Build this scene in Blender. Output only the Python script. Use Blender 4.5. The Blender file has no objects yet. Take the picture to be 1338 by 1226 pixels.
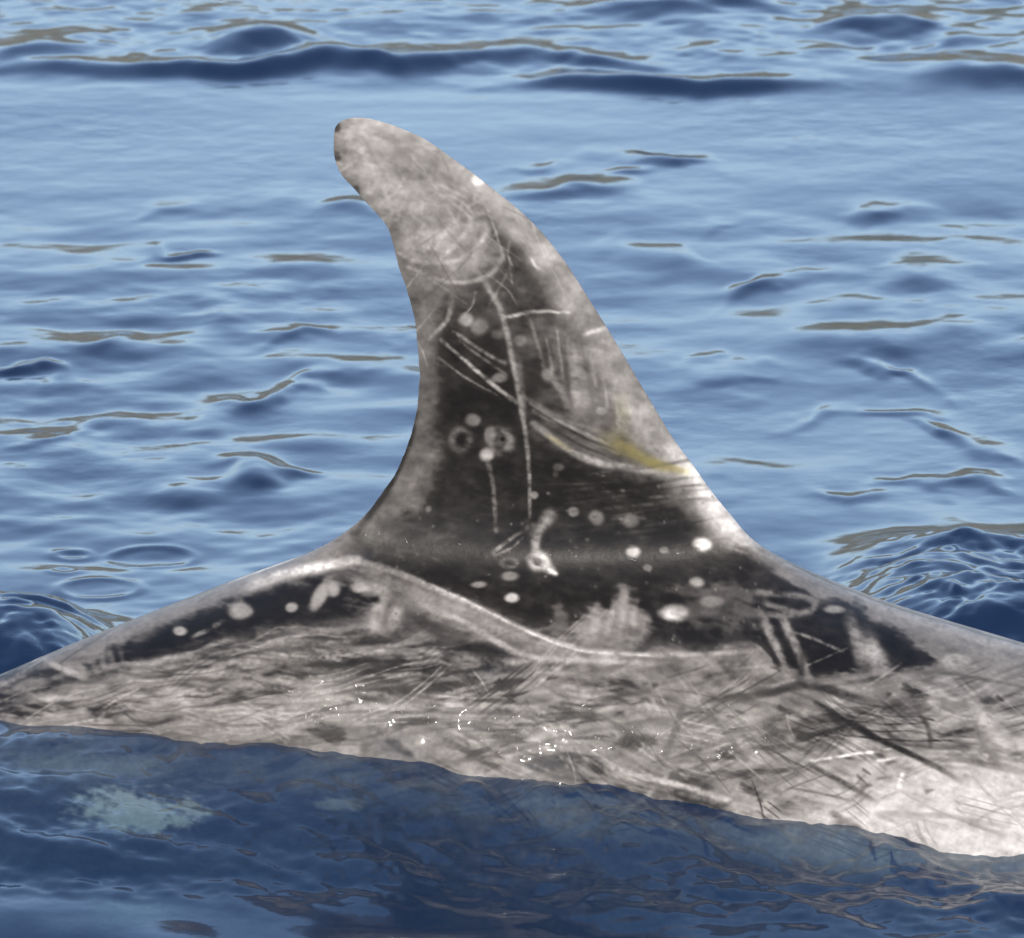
import bpy, math
import numpy as np

rng = np.random.default_rng(7)
scene = bpy.context.scene
R = math.radians

# ------------------------------------------------------------------ camera
PITCH, DIST, PX, ZC = R(13.0), 14.0, 0.0008, 0.33      # look-down, metres, metres per photo pixel at the fin, aim height
FW, FH = 1338, 1226
cam_d = bpy.data.cameras.new('camera')
cam = bpy.data.objects.new('camera', cam_d)
scene.collection.objects.link(cam)
cam.location = (0, -DIST * math.cos(PITCH), ZC + DIST * math.sin(PITCH))
cam.rotation_euler = (math.pi / 2 - PITCH, 0, 0)
cam_d.sensor_width = 36
cam_d.lens = 36 * DIST / (FW * PX)
cam_d.clip_start, cam_d.clip_end = 0.5, 30000
cam_d.dof.use_dof = True; cam_d.dof.focus_distance = DIST; cam_d.dof.aperture_fstop = 30
scene.camera = cam
cy = scene.cycles; cy.max_bounces = 6; cy.diffuse_bounces = 2; cy.glossy_bounces = 3; cy.transmission_bounces = 2; cy.transparent_max_bounces = 6; cy.volume_bounces = 0
scene.render.resolution_x, scene.render.resolution_y = 1024, 938

# ------------------------------------------------------------------ sky, sun, exposure
SUN_EL, SUN_AZ = R(52), R(196)          # azimuth clockwise from +Y; behind the camera, a little to its left
world = bpy.data.worlds.new('World'); scene.world = world; world.use_nodes = True
wn = world.node_tree.nodes; wl = world.node_tree.links
sky = wn.new('ShaderNodeTexSky'); sky.sky_type = 'NISHITA'; sky.sun_disc = False
sky.sun_elevation = SUN_EL; sky.sun_rotation = SUN_AZ
sky.air_density, sky.dust_density, sky.ozone_density = 1.0, 1.8, 1.0
wl.new(sky.outputs[0], wn['Background'].inputs[0]); wn['Background'].inputs[1].default_value = 0.15
sun_d = bpy.data.lights.new('sun', 'SUN'); sun_d.energy = 2.0; sun_d.angle = R(0.53); sun_d.color = (1, 0.95, 0.88)
sun = bpy.data.objects.new('sun', sun_d); scene.collection.objects.link(sun)
sun.rotation_euler = (math.pi / 2 - SUN_EL, 0, math.pi - SUN_AZ)   # lamp at azimuth SUN_AZ
vs = scene.view_settings
vs.view_transform = 'Standard'; vs.look = 'None'; vs.gamma = 1; vs.use_curve_mapping = False; vs.exposure = 1.6

# ------------------------------------------------------------------ helpers
CP, SP = math.cos(PITCH), math.sin(PITCH)
def side(px, py):
    """photo measurement -> X, Z in the animal's mid plane"""
    v = (FH / 2 - np.asarray(py, float)) * PX; u = (np.asarray(px, float) - FW / 2) * PX
    t = DIST * CP / (DIST * CP + v * SP)
    return u * t, ZC + DIST * SP + t * (-DIST * SP + v * CP)
def ground(px, py):
    """photo measurement -> X, Y on the mean water level"""
    v = (FH / 2 - np.asarray(py, float)) * PX; u = (np.asarray(px, float) - FW / 2) * PX
    t = (ZC + DIST * SP) / (DIST * SP - v * CP)
    return u * t, -DIST * CP + t * (DIST * CP + v * SP)
def measure(x, y, z):
    """X, Y, Z -> photo measurement (used to lay the scars out on the skin from a side elevation)"""
    rx, ry, rz = x, y + DIST * CP, z - ZC - DIST * SP
    dep = ry * CP - rz * SP; up = ry * SP + rz * CP
    return rx / dep * DIST / PX + FW / 2, FH / 2 - up / dep * DIST / PX
def pchip(xk, yk, x):
    """monotone-ish cubic through the keys"""
    xk = np.asarray(xk, float); yk = np.asarray(yk, float); x = np.asarray(x, float)
    h = np.diff(xk); d = np.diff(yk) / h; m = np.zeros_like(yk)
    m[1:-1] = np.where(d[:-1] * d[1:] > 0, 2 * d[:-1] * d[1:] / np.where(d[:-1] + d[1:] == 0, 1, d[:-1] + d[1:]), 0)
    m[0], m[-1] = d[0], d[-1]
    i = np.clip(np.searchsorted(xk, x) - 1, 0, len(h) - 1)
    t = np.clip((x - xk[i]) / h[i], 0, 1); t2, t3 = t * t, t * t * t
    return (2*t3-3*t2+1)*yk[i] + (t3-2*t2+t)*h[i]*m[i] + (-2*t3+3*t2)*yk[i+1] + (t3-t2)*h[i]*m[i+1]
def softplus(x, w):
    return w * np.logaddexp(0, x / w)
def sstep(a, b, x):
    t = np.clip((x - a) / (b - a), 0, 1); return t * t * (3 - 2 * t)
def catmull(pts, n=12):
    p = np.asarray(pts, float); p = np.vstack([2*p[0]-p[1], p, 2*p[-1]-p[-2]]); out = []
    for i in range(1, len(p) - 2):
        for t in np.arange(n) / n:
            out.append(0.5*((2*p[i]) + (-p[i-1]+p[i+1])*t + (2*p[i-1]-5*p[i]+4*p[i+1]-p[i+2])*t*t + (-p[i-1]+3*p[i]-3*p[i+1]+p[i+2])*t**3))
    out.append(p[-2]); return np.array(out)
def vnoise(x, y, seed):
    """smooth value noise, -1..1"""
    g = np.random.default_rng(seed).uniform(-1, 1, (256, 256))
    xi = np.floor(x).astype(int); yi = np.floor(y).astype(int); fx = x - xi; fy = y - yi
    fx = fx*fx*(3-2*fx); fy = fy*fy*(3-2*fy)
    a = g[xi % 256, yi % 256]; b = g[(xi+1) % 256, yi % 256]; c = g[xi % 256, (yi+1) % 256]; d = g[(xi+1) % 256, (yi+1) % 256]
    return (a*(1-fx)+b*fx)*(1-fy) + (c*(1-fx)+d*fx)*fy
def fbm(x, y, seed, o=4):
    return sum(vnoise(x * 2**k, y * 2**k, seed + k) / 2**k for k in range(o))
def mesh_obj(name, verts, quads, tris=None, smooth=True):
    me = bpy.data.meshes.new(name)
    nq = len(quads); nt = 0 if tris is None else len(tris)
    me.vertices.add(len(verts)); me.vertices.foreach_set('co', np.asarray(verts, np.float32).ravel())
    loops = np.concatenate([np.asarray(quads).ravel()] + ([np.asarray(tris).ravel()] if nt else []))
    me.loops.add(len(loops)); me.loops.foreach_set('vertex_index', loops.astype(np.int32))
    st = np.concatenate([np.arange(nq) * 4, nq * 4 + np.arange(nt) * 3]).astype(np.int32)
    me.polygons.add(nq + nt); me.polygons.foreach_set('loop_start', st)
    me.update(calc_edges=True); me.validate()
    me.polygons.foreach_set('use_smooth', np.full(len(me.polygons), smooth))
    o = bpy.data.objects.new(name, me); scene.collection.objects.link(o)
    return o
def material(name):
    m = bpy.data.materials.new(name); m.use_nodes = True
    m.node_tree.nodes.clear()
    return m, m.node_tree.nodes, m.node_tree.links

# ------------------------------------------------------------------ water
def axis(lo, hi, step0, step1, far_lo, far_hi):
    a = [lo]
    while a[-1] < hi:
        a.append(a[-1] + step0 + (step1 - step0) * (a[-1] - lo) / (hi - lo))
    s = step1; b = a[-1]; up = []
    while b < far_hi: s *= 1.18; b += s; up.append(b)
    s = step0; b = lo; dn = []
    while b > far_lo: s *= 1.18; b -= s; dn.append(b)
    return np.array(dn[::-1] + a + up)
gx = axis(-0.74, 0.74, 0.0038, 0.0038, -4000, 4000)
gy = axis(-1.15, 5.2, 0.0055, 0.0105, -4000, 4000)
X, Y = np.meshgrid(gx, gy, indexing='ij')
near = np.exp(-(np.maximum(np.abs(X) - 0.9, 0) / 2.5)**2 - (np.maximum(np.abs(Y - 2) - 3.6, 0) / 2.5)**2)
H = np.zeros_like(X)
wr = np.random.default_rng(21)
def swell(n, lo, hi, slope, spread, mask, main=0.0):
    global H
    for _ in range(n):
        lam = math.exp(wr.uniform(math.log(lo), math.log(hi))); k = 2 * math.pi / lam
        a = main + wr.normal(0, spread); ph = wr.uniform(0, 2 * math.pi)
        arg = k * (X * math.sin(a) + Y * math.cos(a)) + ph
        arg = arg + 0.6 * vnoise(X / lam * 0.35 + 13 * _, Y / lam * 0.35, 300 + _)
        H += mask * slope / k / math.sqrt(n) * np.sin(arg)
py_of = measure(0 * Y, Y, 0 * Y)[1]
calm = sstep(105, 135, py_of) * (1 - sstep(240, 290, py_of))              # the slick band behind the fin
far_rough = 1 - sstep(70, 125, py_of)
mid = sstep(250, 330, py_of)
swell(14, 0.35, 1.3, 0.026, 0.5, near * (1 - 0.55 * calm), -0.15)
swell(28, 0.085, 0.26, 0.050, 0.8, near * (0.35 + 0.65 * mid) * (1 - 0.5 * calm) * (0.75 + 0.7 * fbm(X * 2.2, Y * 1.2, 260, 2)), -0.2)
swell(26, 0.035, 0.10, 0.033, 1.2, near * (0.30 + 0.45 * far_rough + 0.55 * sstep(-0.3, 0.5, fbm(X * 1.9, Y * 1.1, 250, 2))) * (1 - 0.5 * calm))
H += near * far_rough * 0.0045 * fbm(X * 6, Y * 5, 40)

def ridge(pts, amp, w, back=1.6, broken=0.0):
    """one short wave along a crest line: steep towards the viewer, long behind"""
    global H
    p = catmull(pts, 6); cx, cy = ground(p[:, 0], p[:, 1])
    o = np.argsort(cx); cx, cy = cx[o], cy[o]
    inside = (X > cx[0]) & (X < cx[-1]) & (np.abs(Y - cy.mean()) < 1.6)
    x = X[inside]; y = Y[inside]
    c = np.interp(x, cx, cy) + 0.03 * fbm(x * 8, y * 2.5 + 4, 77, 3)
    L = cx[-1] - cx[0]; tp = np.clip((x - cx[0]) / L, 0, 1); taper = np.sin(math.pi * tp)**1.4 * (0.75 + 0.45 * fbm(x * 9, y * 3, 5, 2))
    if broken:
        c = c + broken * fbm(x * 13, y * 6, int(abs(pts[0][0]) * 3 + pts[0][1]), 3)
        taper = taper * np.clip(0.55 + 1.1 * fbm(x * 10, y * 4, int(pts[0][1]), 2), 0, 1.6); w = w * (1 + 0.5 * vnoise(x * 7, y * 2, 8))
    d = y - c; d = np.where(d < 0, d / w, d / (w * back))
    H[inside] += amp * taper * np.exp(-d * d)
for pts, a, w in [
    ([(-80, 92), (60, 92), (240, 90), (330, 92), (430, 82), (520, 84), (640, 74), (700, 72), (800, 84), (960, 96)], 0.021, 0.036),
    ([(560, 112), (700, 108), (840, 112), (960, 112), (1060, 108), (1120, 116)], 0.016, 0.035),
    ([(260, 58), (340, 56), (420, 64)], 0.016, 0.05), ([(200, 66), (60, 68), (-60, 70)], 0.014, 0.06),
    ([(740, 0), (860, 6), (960, 4), (1050, 12)], 0.022, 0.06), ([(1040, 44), (1130, 28), (1270, 30)], 0.022, 0.06),
    ([(1180, 104), (1270, 100), (1420, 108)], 0.026, 0.06), ([(1200, 54), (1290, 50), (1400, 60)], 0.018, 0.05),
    ([(-60, 280), (60, 274), (160, 276), (280, 278)], 0.014, 0.045), ([(310, 276), (400, 266), (480, 268), (560, 270)], 0.018, 0.05),
    ([(640, 264), (720, 252), (800, 246), (880, 240)], 0.020, 0.055), ([(1200, 310), (1300, 296), (1420, 292)], 0.014, 0.06),
    ([(200, 424), (265, 408), (340, 420)], 0.016, 0.07), ([(170, 652), (250, 644), (310, 636), (420, 650)], 0.020, 0.09),
    ([(780, 356), (880, 336), (980, 350)], 0.015, 0.08), ([(930, 400), (1040, 385), (1180, 372), (1330, 360)], 0.014, 0.10),
    ([(960, 470), (1060, 440), (1180, 452), (1320, 440)], 0.014, 0.09), ([(150, 560), (260, 552), (330, 570)], 0.010, 0.07),
    ([(1120, 690), (1220, 684), (1330, 690)], 0.010, 0.08), ([(-40, 590), (80, 566), (200, 550)], 0.010, 0.06),
    ([(250, 390), (420, 376), (560, 384)], 0.012, 0.07)]:
    ridge(pts, a * (1.0 if pts[1][1] < 150 else 0.5), w, 1.6, 0.0 if pts[1][1] < 150 else 0.03)
for pts in [                                            # low sharp wavelets crossing the smooth water
    [(-40, 545), (60, 552), (180, 540), (300, 515), (430, 500), (580, 488)], [(-30, 600), (80, 570), (180, 550), (290, 540)], [(230, 645), (300, 622), (380, 618), (480, 638)],
    [(290, 462), (400, 440), (520, 448), (600, 440)], [(360, 385), (450, 360), (560, 340)], [(70, 460), (150, 440), (190, 440)], [(-40, 492), (30, 486), (120, 500)], [(100, 350), (230, 336), (320, 345)],
    [(850, 504), (930, 490), (1070, 484)], [(900, 618), (1010, 592), (1100, 570), (1200, 562), (1320, 595)], [(980, 565), (1150, 535), (1290, 562)], [(1100, 634), (1200, 628), (1360, 655)],
    [(870, 528), (1010, 520)], [(760, 336), (860, 310), (980, 286)], [(840, 416), (1000, 370), (1140, 345)], [(1160, 536), (1260, 570), (1350, 604)], [(620, 220), (780, 207), (900, 198), (1100, 190)],
    [(1020, 655), (1100, 640), (1160, 636)], [(700, 236), (830, 222), (960, 214)], [(1250, 655), (1310, 672), (1380, 690)], [(1080, 470), (1180, 500), (1260, 515)], [(1040, 300), (1140, 286), (1240, 282)]]:
    ridge(pts, 0.0058, 0.036, 1.2, 0.06)
for px_, py_, r0 in [(196, 727, 0.050), (84, 745, 0.016), (130, 770, 0.045), (95, 722, 0.020)]:   # rings left by drops
    cx_, cy_ = ground(px_, py_); r_ = np.hypot(X - cx_, Y - cy_)
    H += 0.0016 * np.exp(-((r_ - r0) / 0.009)**2) - 0.0008 * np.exp(-(r_ / r0)**2)
# choppy wash thrown up beside the back, on either side of the fin
for cx, cy, rx, ry, a in [(-20, 862, 150, 40, 0.048), (1320, 806, 215, 70, 0.056)]:
    gx0, gy0 = ground(cx, cy); sx = rx * PX; sy = ry * 0.0043
    m = np.exp(-((X - gx0) / sx)**4 - ((Y - gy0) / sy)**4)
    H += m * (1.0 * a + 0.30 * a * fbm(X * 7, Y * 7, 60, 2)
              + 0.0036 * fbm(X * 16 + 2 * vnoise(X * 9, Y * 9, 61), Y * 26, 62, 3) + 0.0022 * vnoise(X * 70, Y * 50, 66))
# the wave that rides up the near flank
ky = [-3.0, -1.2, -0.85, -0.70, -0.60, -0.53, -0.47, -0.42, -0.37, -0.32, -0.27, -0.22, -0.15, -0.05, 0.15, 0.4]
prof = [(-0.90, [0, 0, -.02, -.010, .000, .007, .014, .024, .037, .046, .052, .055, .066, .065, .02, 0]),
        (-0.50, [0, 0, -.02, -.010, .001, .008, .016, .027, .042, .052, .058, .063, .076, .076, .02, 0]),
        (-0.25, [0, 0, -.02, -.014, -.004, .002, .009, .019, .033, .046, .056, .072, .084, .08, .02, 0]),
        (-0.05, [0, 0, -.03, -.028, -.021, -.014, -.007, .002, .015, .030, .045, .060, .064, .06, .02, 0]),
        (0.15, [0, 0, -.04, -.038, -.034, -.028, -.021, -.013, .000, .017, .032, .041, .043, .04, .02, 0]),
        (0.35, [0, 0, -.05, -.050, -.046, -.038, -.030, -.024, -.021, -.012, -.001, .006, .008, .01, .01, 0]),
        (0.60, [0, 0, -.05, -.052, -.050, -.044, -.034, -.026, -.026, -.030, -.026, -.022, -.02, -.01, 0, 0]),
        (1.20, [0, 0, -.03, -.03, -.03, -.025, -.02, -.02, -.02, -.02, -.02, -.02, -.02, -.01, 0, 0])]
cols = np.array([pchip(ky, p[1], gy) for p in prof]); cols[:, (gy < -3) | (gy > 0.4)] = 0
bow = np.array([pchip([p[0] for p in prof], cols[:, j], np.clip(gx, -0.9, 1.2)) for j in range(len(gy))]).T
fade = np.exp(-(np.maximum(np.abs(gx) - 0.8, 0) / 0.6)**2)[:, None]
front = sstep(0.05, -0.15, Y) * fade
H = H * (1 - 0.45 * front) + bow * fade
face = np.exp(-((Y + 0.35) / 0.16)**4) * fade
H += face * (0.0075 * fbm(X * 10 + 6 * Y, Y * 12, 90, 3) + 0.0012 * fbm(X * 40 + 8 * Y, Y * 44, 95, 2) + 0.0009 * vnoise(X * 120 + 20 * Y, Y * 110, 98)
             + (0.3 + 0.7 * sstep(-0.25, 0.1, X)) * 0.0022 * (1 - 2 * np.abs(fbm(X * 14 - 12 * Y, Y * 22 + 3 * X, 96, 3))))
H += front * 0.004 * fbm(X * 9, Y * 7, 93, 2)
Tb = np.interp(X, [-0.9, -0.5, -0.25, 0, 0.3, 0.6, 1.2], [0.10, 0.16, 0.21, 0.24, 0.255, 0.25, 0.2])          # where the flank meets the water
lap = np.exp(-((Y + Tb + 0.015) / 0.045)**2) * fade
H += lap * (0.0055 * fbm(X * 24, Y * 20, 401, 3) + 0.003 * np.abs(fbm(X * 60, Y * 40, 405, 2)))
H *= near

nx, ny = len(gx), len(gy)
idx = np.arange(nx * ny).reshape(nx, ny)
q = np.stack([idx[:-1, :-1], idx[1:, :-1], idx[1:, 1:], idx[:-1, 1:]], -1).reshape(-1, 4)
V = np.stack([X.ravel(), Y.ravel(), H.ravel()], -1)
rim = np.concatenate([idx[:, 0], idx[-1, 1:], idx[-2::-1, -1], idx[0, -2:0:-1]])
low = V[rim].copy(); low[:, 2] = -6
n0 = len(V); m = len(rim); ar = np.arange(m)
skirt = np.stack([rim, n0 + ar, n0 + (ar + 1) % m, rim[(ar + 1) % m]], -1)
V = np.vstack([V, low, [[0, 0, -6]]])
bottom = np.stack([n0 + (ar + 1) % m, n0 + ar, np.full(m, n0 + m)], -1)
water = mesh_obj('water', V, np.vstack([q, skirt]), bottom)
water['kind'] = 'structure'
mt, N, L = material('sea_water')
out = N.new('ShaderNodeOutputMaterial'); tc = N.new('ShaderNodeTexCoord')
mp = N.new('ShaderNodeMapping'); mp.inputs['Scale'].default_value = (1, 0.75, 1); L.new(tc.outputs['Object'], mp.inputs[0])
n1 = N.new('ShaderNodeTexNoise'); n1.inputs['Scale'].default_value = 19; n1.inputs['Detail'].default_value = 3; n1.inputs['Roughness'].default_value = 0.45
L.new(mp.outputs[0], n1.inputs['Vector'])
bp = N.new('ShaderNodeBump'); bp.inputs['Distance'].default_value = 0.006; L.new(n1.outputs[0], bp.inputs['Height'])
n0_ = N.new('ShaderNodeTexNoise'); n0_.inputs['Scale'].default_value = 2.2; n0_.inputs['Detail'].default_value = 2; L.new(mp.outputs[0], n0_.inputs['Vector'])
mr0 = N.new('ShaderNodeMapRange'); mr0.inputs['From Min'].default_value = 0.42; mr0.inputs['From Max'].default_value = 0.66; mr0.inputs['To Min'].default_value = 0.12; mr0.inputs['To Max'].default_value = 0.30
L.new(n0_.outputs[0], mr0.inputs[0]); L.new(mr0.outputs[0], bp.inputs['Strength'])
fr = N.new('ShaderNodeFresnel'); fr.inputs['IOR'].default_value = 1.34; L.new(bp.outputs[0], fr.inputs['Normal'])
gl = N.new('ShaderNodeBsdfGlossy'); gl.inputs['Roughness'].default_value = 0.10; L.new(bp.outputs[0], gl.inputs['Normal'])
tr = N.new('ShaderNodeBsdfTransparent'); tr.inputs[0].default_value = (0.86, 0.95, 0.97, 1)
df = N.new('ShaderNodeBsdfDiffuse'); df.inputs[0].default_value = (0.004, 0.0145, 0.043, 1)
m1 = N.new('ShaderNodeMixShader'); m1.inputs[0].default_value = 0.42; L.new(tr.outputs[0], m1.inputs[1]); L.new(df.outputs[0], m1.inputs[2])
m2 = N.new('ShaderNodeMixShader'); L.new(fr.outputs[0], m2.inputs[0]); L.new(m1.outputs[0], m2.inputs[1]); L.new(gl.outputs[0], m2.inputs[2])
va = N.new('ShaderNodeVolumeAbsorption'); va.inputs['Color'].default_value = (0.42, 0.68, 0.71, 1); va.inputs['Density'].default_value = 4.2
L.new(m2.outputs[0], out.inputs['Surface']); L.new(va.outputs[0], out.inputs['Volume'])
water.data.materials.append(mt)

# ------------------------------------------------------------------ coast whose reflection lies on the ripples
ha = np.linspace(R(-75), R(75), 240); hr = np.linspace(0, 1, 24)
A, RR = np.meshgrid(ha, hr, indexing='ij')
rad = 1500 + 900 * RR
hgt = (245 + 80 * fbm(A * 6 + 20, RR * 1.5, 120)) * np.sin(np.minimum(RR * 1.25, 1) * math.pi / 2)**0.8 + 14 * fbm(A * 40, RR * 6, 130) * (RR > 0) - 8
V = np.stack([(rad * np.sin(A)).ravel(), (rad * np.cos(A)).ravel(), hgt.ravel()], -1)
idx = np.arange(240 * 24).reshape(240, 24)
hills = mesh_obj('hills', V, np.stack([idx[:-1, :-1], idx[:-1, 1:], idx[1:, 1:], idx[1:, :-1]], -1).reshape(-1, 4))
hills['kind'] = 'structure'
mt, N, L = material('coast_scrub')
out = N.new('ShaderNodeOutputMaterial'); b = N.new('ShaderNodeBsdfPrincipled'); b.inputs['Roughness'].default_value = 0.9
tc = N.new('ShaderNodeTexCoord'); n1 = N.new('ShaderNodeTexNoise'); n1.inputs['Scale'].default_value = 0.02; n1.inputs['Detail'].default_value = 8
L.new(tc.outputs['Object'], n1.inputs['Vector'])
cr = N.new('ShaderNodeValToRGB'); cr.color_ramp.elements[0].position = 0.38; cr.color_ramp.elements[1].position = 0.62
cr.color_ramp.elements[0].color = (0.055, 0.065, 0.03, 1); cr.color_ramp.elements[1].color = (0.15, 0.125, 0.085, 1)
L.new(n1.outputs[0], cr.inputs[0]); L.new(cr.outputs[0], b.inputs['Base Color']); L.new(b.outputs[0], out.inputs[0])
hills.data.materials.append(mt)

# ------------------------------------------------------------------ dolphin: shape
trail = catmull([(436, 178), (437, 205), (446, 228), (464, 248), (483, 269.5), (503, 292), (511, 309), (518, 338), (532, 380), (542, 418), (546, 455), (548, 500),
                 (544, 540), (535, 574), (520, 612), (500, 644), (474, 676), (440, 703), (396, 727), (330, 752), (250, 783), (170, 814), (80, 850), (0, 884), (-80, 916)])
tip = catmull([(436, 178), (439, 165), (449, 157), (464, 154), (484, 155.5), (512, 163)])
lead = catmull([(512, 163), (555, 182), (591, 207), (620, 228), (650, 252), (680, 276), (708, 304), (733, 335), (754, 366), (774, 398), (794, 430), (814, 463),
                (835, 499), (857, 536), (880, 574), (904, 606), (928, 640), (954, 672), (980, 702), (1010, 724), (1050, 746), (1100, 768), (1160, 791), (1240, 816), (1338, 845), (1420, 872)])
nick = np.where((trail[:, 1] < 660) & (trail[:, 1] > 320), 1.0, 0.0)
trail[:, 0] += nick * 0.8 * fbm(trail[:, 1] / 13, trail[:, 1] * 0, 610, 3)
crest_px = np.vstack([trail[::-1], tip[1:], lead[1:]])
cX, cZ = side(crest_px[:, 0], crest_px[:, 1])
# the parts outside the frame: tail stock and head, in metres
tailXZ = np.array([(-1.60, -0.36), (-1.45, -0.275), (-1.25, -0.17), (-1.05, -0.075), (-0.85, 0.0)])
headXZ = np.array([(0.74, 0.068), (0.95, 0.01), (1.15, -0.055), (1.30, -0.13), (1.40, -0.215), (1.445, -0.31), (1.45, -0.36)])
keep = (cX > -0.58) & ((cX < 0.58) | (cZ > 0.3))
mid_c = np.stack([cX[keep], cZ[keep]], -1)
crest_s = np.vstack([catmull(np.vstack([tailXZ, mid_c[:1]]), 8)[:-1], mid_c, catmull(np.vstack([mid_c[-1:], headXZ]), 8)[1:]]); d = np.r_[0, np.cumsum(np.hypot(*np.diff(crest_s, axis=0).T))]
samp = []; s = 0
while s < d[-1]:
    samp.append(s)
    x = np.interp(s, d, crest_s[:, 0])
    s += 0.0016 if abs(x) < 0.57 else 0.0016 + min((abs(x) - 0.57) * 0.12, 0.02)
samp.append(d[-1]); samp = np.array(samp)
Px = np.interp(samp, d, crest_s[:, 0]); Pz = np.interp(samp, d, crest_s[:, 1])
z0 = side(0, 700)[1]; LEAN = 0.52
z1 = side(0, 306)[1]
def lean(z): return LEAN * softplus(z - z0, 0.025) + 0.46 * softplus(z - z1, 0.010)
S = Px + lean(Pz)
print('lean folds', (np.diff(S) < -1e-5).sum(), np.diff(S).min())
S = np.maximum.accumulate(S + np.arange(len(S)) * 1e-7)
# back line without the fin, half height and half width along the body
bx, bz = side(np.array([-80, 0, 80, 170, 250, 330, 396, 440, 520, 620, 720, 820, 920, 1010, 1050, 1100, 1160, 1240, 1338, 1420]),
              np.array([916, 884, 850, 814, 783, 754, 742, 742, 752, 761, 765, 764, 758, 752, 757, 771, 792, 817, 846, 873]))
kx = np.r_[tailXZ[:, 0], bx, headXZ[:, 0]]; kz = np.r_[tailXZ[:, 1], bz, headXZ[:, 1]]
def back(x): return pchip(kx, kz, x)
hx = [-1.60, -1.45, -1.2, -0.8, -0.53, -0.2, 0.1, 0.53, 0.9, 1.2, 1.36, 1.45]
def half_h(x): return pchip(hx, [.018, .055, .085, .145, .19, .245, .275, .285, .265, .205, .14, .03], x)
def half_w(x): return pchip(hx, [.010, .022, .045, .110, .165, .220, .250, .262, .240, .185, .135, .03], x)
Bz = back(S) - 2 * half_h(S)                         # belly
def rows(n, k):
    r = np.linspace(0, 1, n); return (r**2 * (1 - sstep(0, k, r)) / k + r * sstep(0, k, r))
fin_z = np.sort(cZ); t_z = side(0, trail[:, 1])[1]; t_x = side(trail[:, 0], trail[:, 1])[0]; l_z = side(0, lead[:, 1])[1]; l_x = side(lead[:, 0], lead[:, 1])[0]
def surface(n, k):
    r = np.linspace(0, 1, n); f = 0.88                       # most rows above and just under the water line
    top = np.interp(r / f, np.linspace(0, 1, 2000), rows(2000, k))[None, :]; low_ = np.clip((r - f) / (1 - f), 0, 1)[None, :]
    zw = np.minimum(-0.07, Pz - 0.4 * (Pz - Bz))[:, None]
    z = np.where(r[None, :] <= f, Pz[:, None] - (Pz[:, None] - zw) * top, zw + (Bz[:, None] - zw) * low_)
    g = (Pz[:, None] - z) / (Pz - Bz)[:, None]
    x = S[:, None] - lean(z); x[:, 0] = Px
    xb = x + 0.0
    dep = back(xb) - z; depc = (back(Px) - Pz)[:, None]
    W = half_w(xb); Hh = half_h(xb)
    w = 0.013
    dd = np.maximum(softplus(dep, w) - softplus(np.minimum(depc, 0) , w) * (1 - g), 0)
    u = np.clip(1 - dd / Hh, -1, 1)
    body = W * np.sqrt(np.maximum(1 - np.abs(u)**2.15, 0))
    # fin section at this height
    xt = np.interp(z, t_z[::-1], t_x[::-1]); xl = np.interp(z, l_z[::-1], l_x[::-1])
    ch = np.maximum(xl - xt, 1e-4); c = np.clip((xl - x) / ch, 0, 1)
    thick = 0.105 * np.minimum(ch, 0.40)
    nac = 2.6 * (0.2969*np.sqrt(c) - 0.126*c - 0.3516*c**2 + 0.2843*c**3 - 0.1030*c**4)
    topd = np.clip((Pz[:, None] - z) / 0.012, 0, 1)
    fin = np.maximum(thick * nac, 0) * np.where(xl > xt, 1, 0) * np.sqrt(1 - (1 - topd)**2) * sstep(-0.12, 0.02, z - back(x) + 0.06)
    T = (fin**1.6 + body**1.6)**(1 / 1.6)
    T[:, 0] = 0; T[:, -1] = 0
    return x, z, T
xn, zn, Tn = surface(610, 0.09)
xf, zf, Tf = surface(110, 0.16)
# soft swellings of muscle and blubber, scar ridges
Tn += 0.0016 * fbm(xn * 9, zn * 12, 500, 3) * sstep(0, 0.06, Tn)
nu = len(Px)
near_v = np.stack([xn, -Tn, zn], -1).reshape(-1, 3); far_v = np.stack([xf, Tf, zf], -1)[:, 1:-1].reshape(-1, 3)
i1 = np.arange(nu * 610).reshape(nu, 610)
i2 = np.concatenate([i1[:, :1], nu * 610 + np.arange(nu * 108).reshape(nu, 108), i1[:, -1:]], 1)
q1 = np.stack([i1[:-1, :-1], i1[:-1, 1:], i1[1:, 1:], i1[1:, :-1]], -1).reshape(-1, 4)
q2 = np.stack([i2[:-1, :-1], i2[1:, :-1], i2[1:, 1:], i2[:-1, 1:]], -1).reshape(-1, 4)
V = np.vstack([near_v, far_v]); Q = [q1, q2]
def blade(root, end, chord0, chord1, thick, up, n=14, k=16, sweep=0.0):
    """flipper or fluke lobe"""
    global V
    root = np.array(root); end = np.array(end); ax = end - root; vs_ = []
    for i in range(n):
        t = i / (n - 1); c = (chord0 + (chord1 - chord0) * t) * math.sqrt(max(1 - t**3, 0.004))
        o = root + ax * t + np.array([-sweep * t * t, 0, 0])
        for j in range(k):
            a = 2 * math.pi * j / k
            vs_.append(o + np.array([c / 2 * math.cos(a), 0, 0]) + np.array(up) * thick * c * math.sin(a) * (0.6 + 0.4 * math.cos(a)))
    b = len(V); V = np.vstack([V, vs_]); id_ = b + np.arange(n * k).reshape(n, k); nx_ = np.roll(id_, -1, 1)
    Q.append(np.stack([id_[:-1], nx_[:-1], nx_[1:], id_[1:]], -1).reshape(-1, 4))
for sgn in (-1, 1):
    blade((-1.52, sgn * 0.005, -0.36), (-1.70, sgn * 0.36, -0.42), 0.20, 0.05, 0.10, (0, 0, 1), sweep=0.05)
    blade((0.86, sgn * 0.16, -0.40), (0.55, sgn * 0.36, -0.66), 0.20, 0.06, 0.12, (0, sgn * 0.7, 0.7), sweep=0.10)
dolphin = mesh_obj('dolphin', V, np.vstack(Q))
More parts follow.
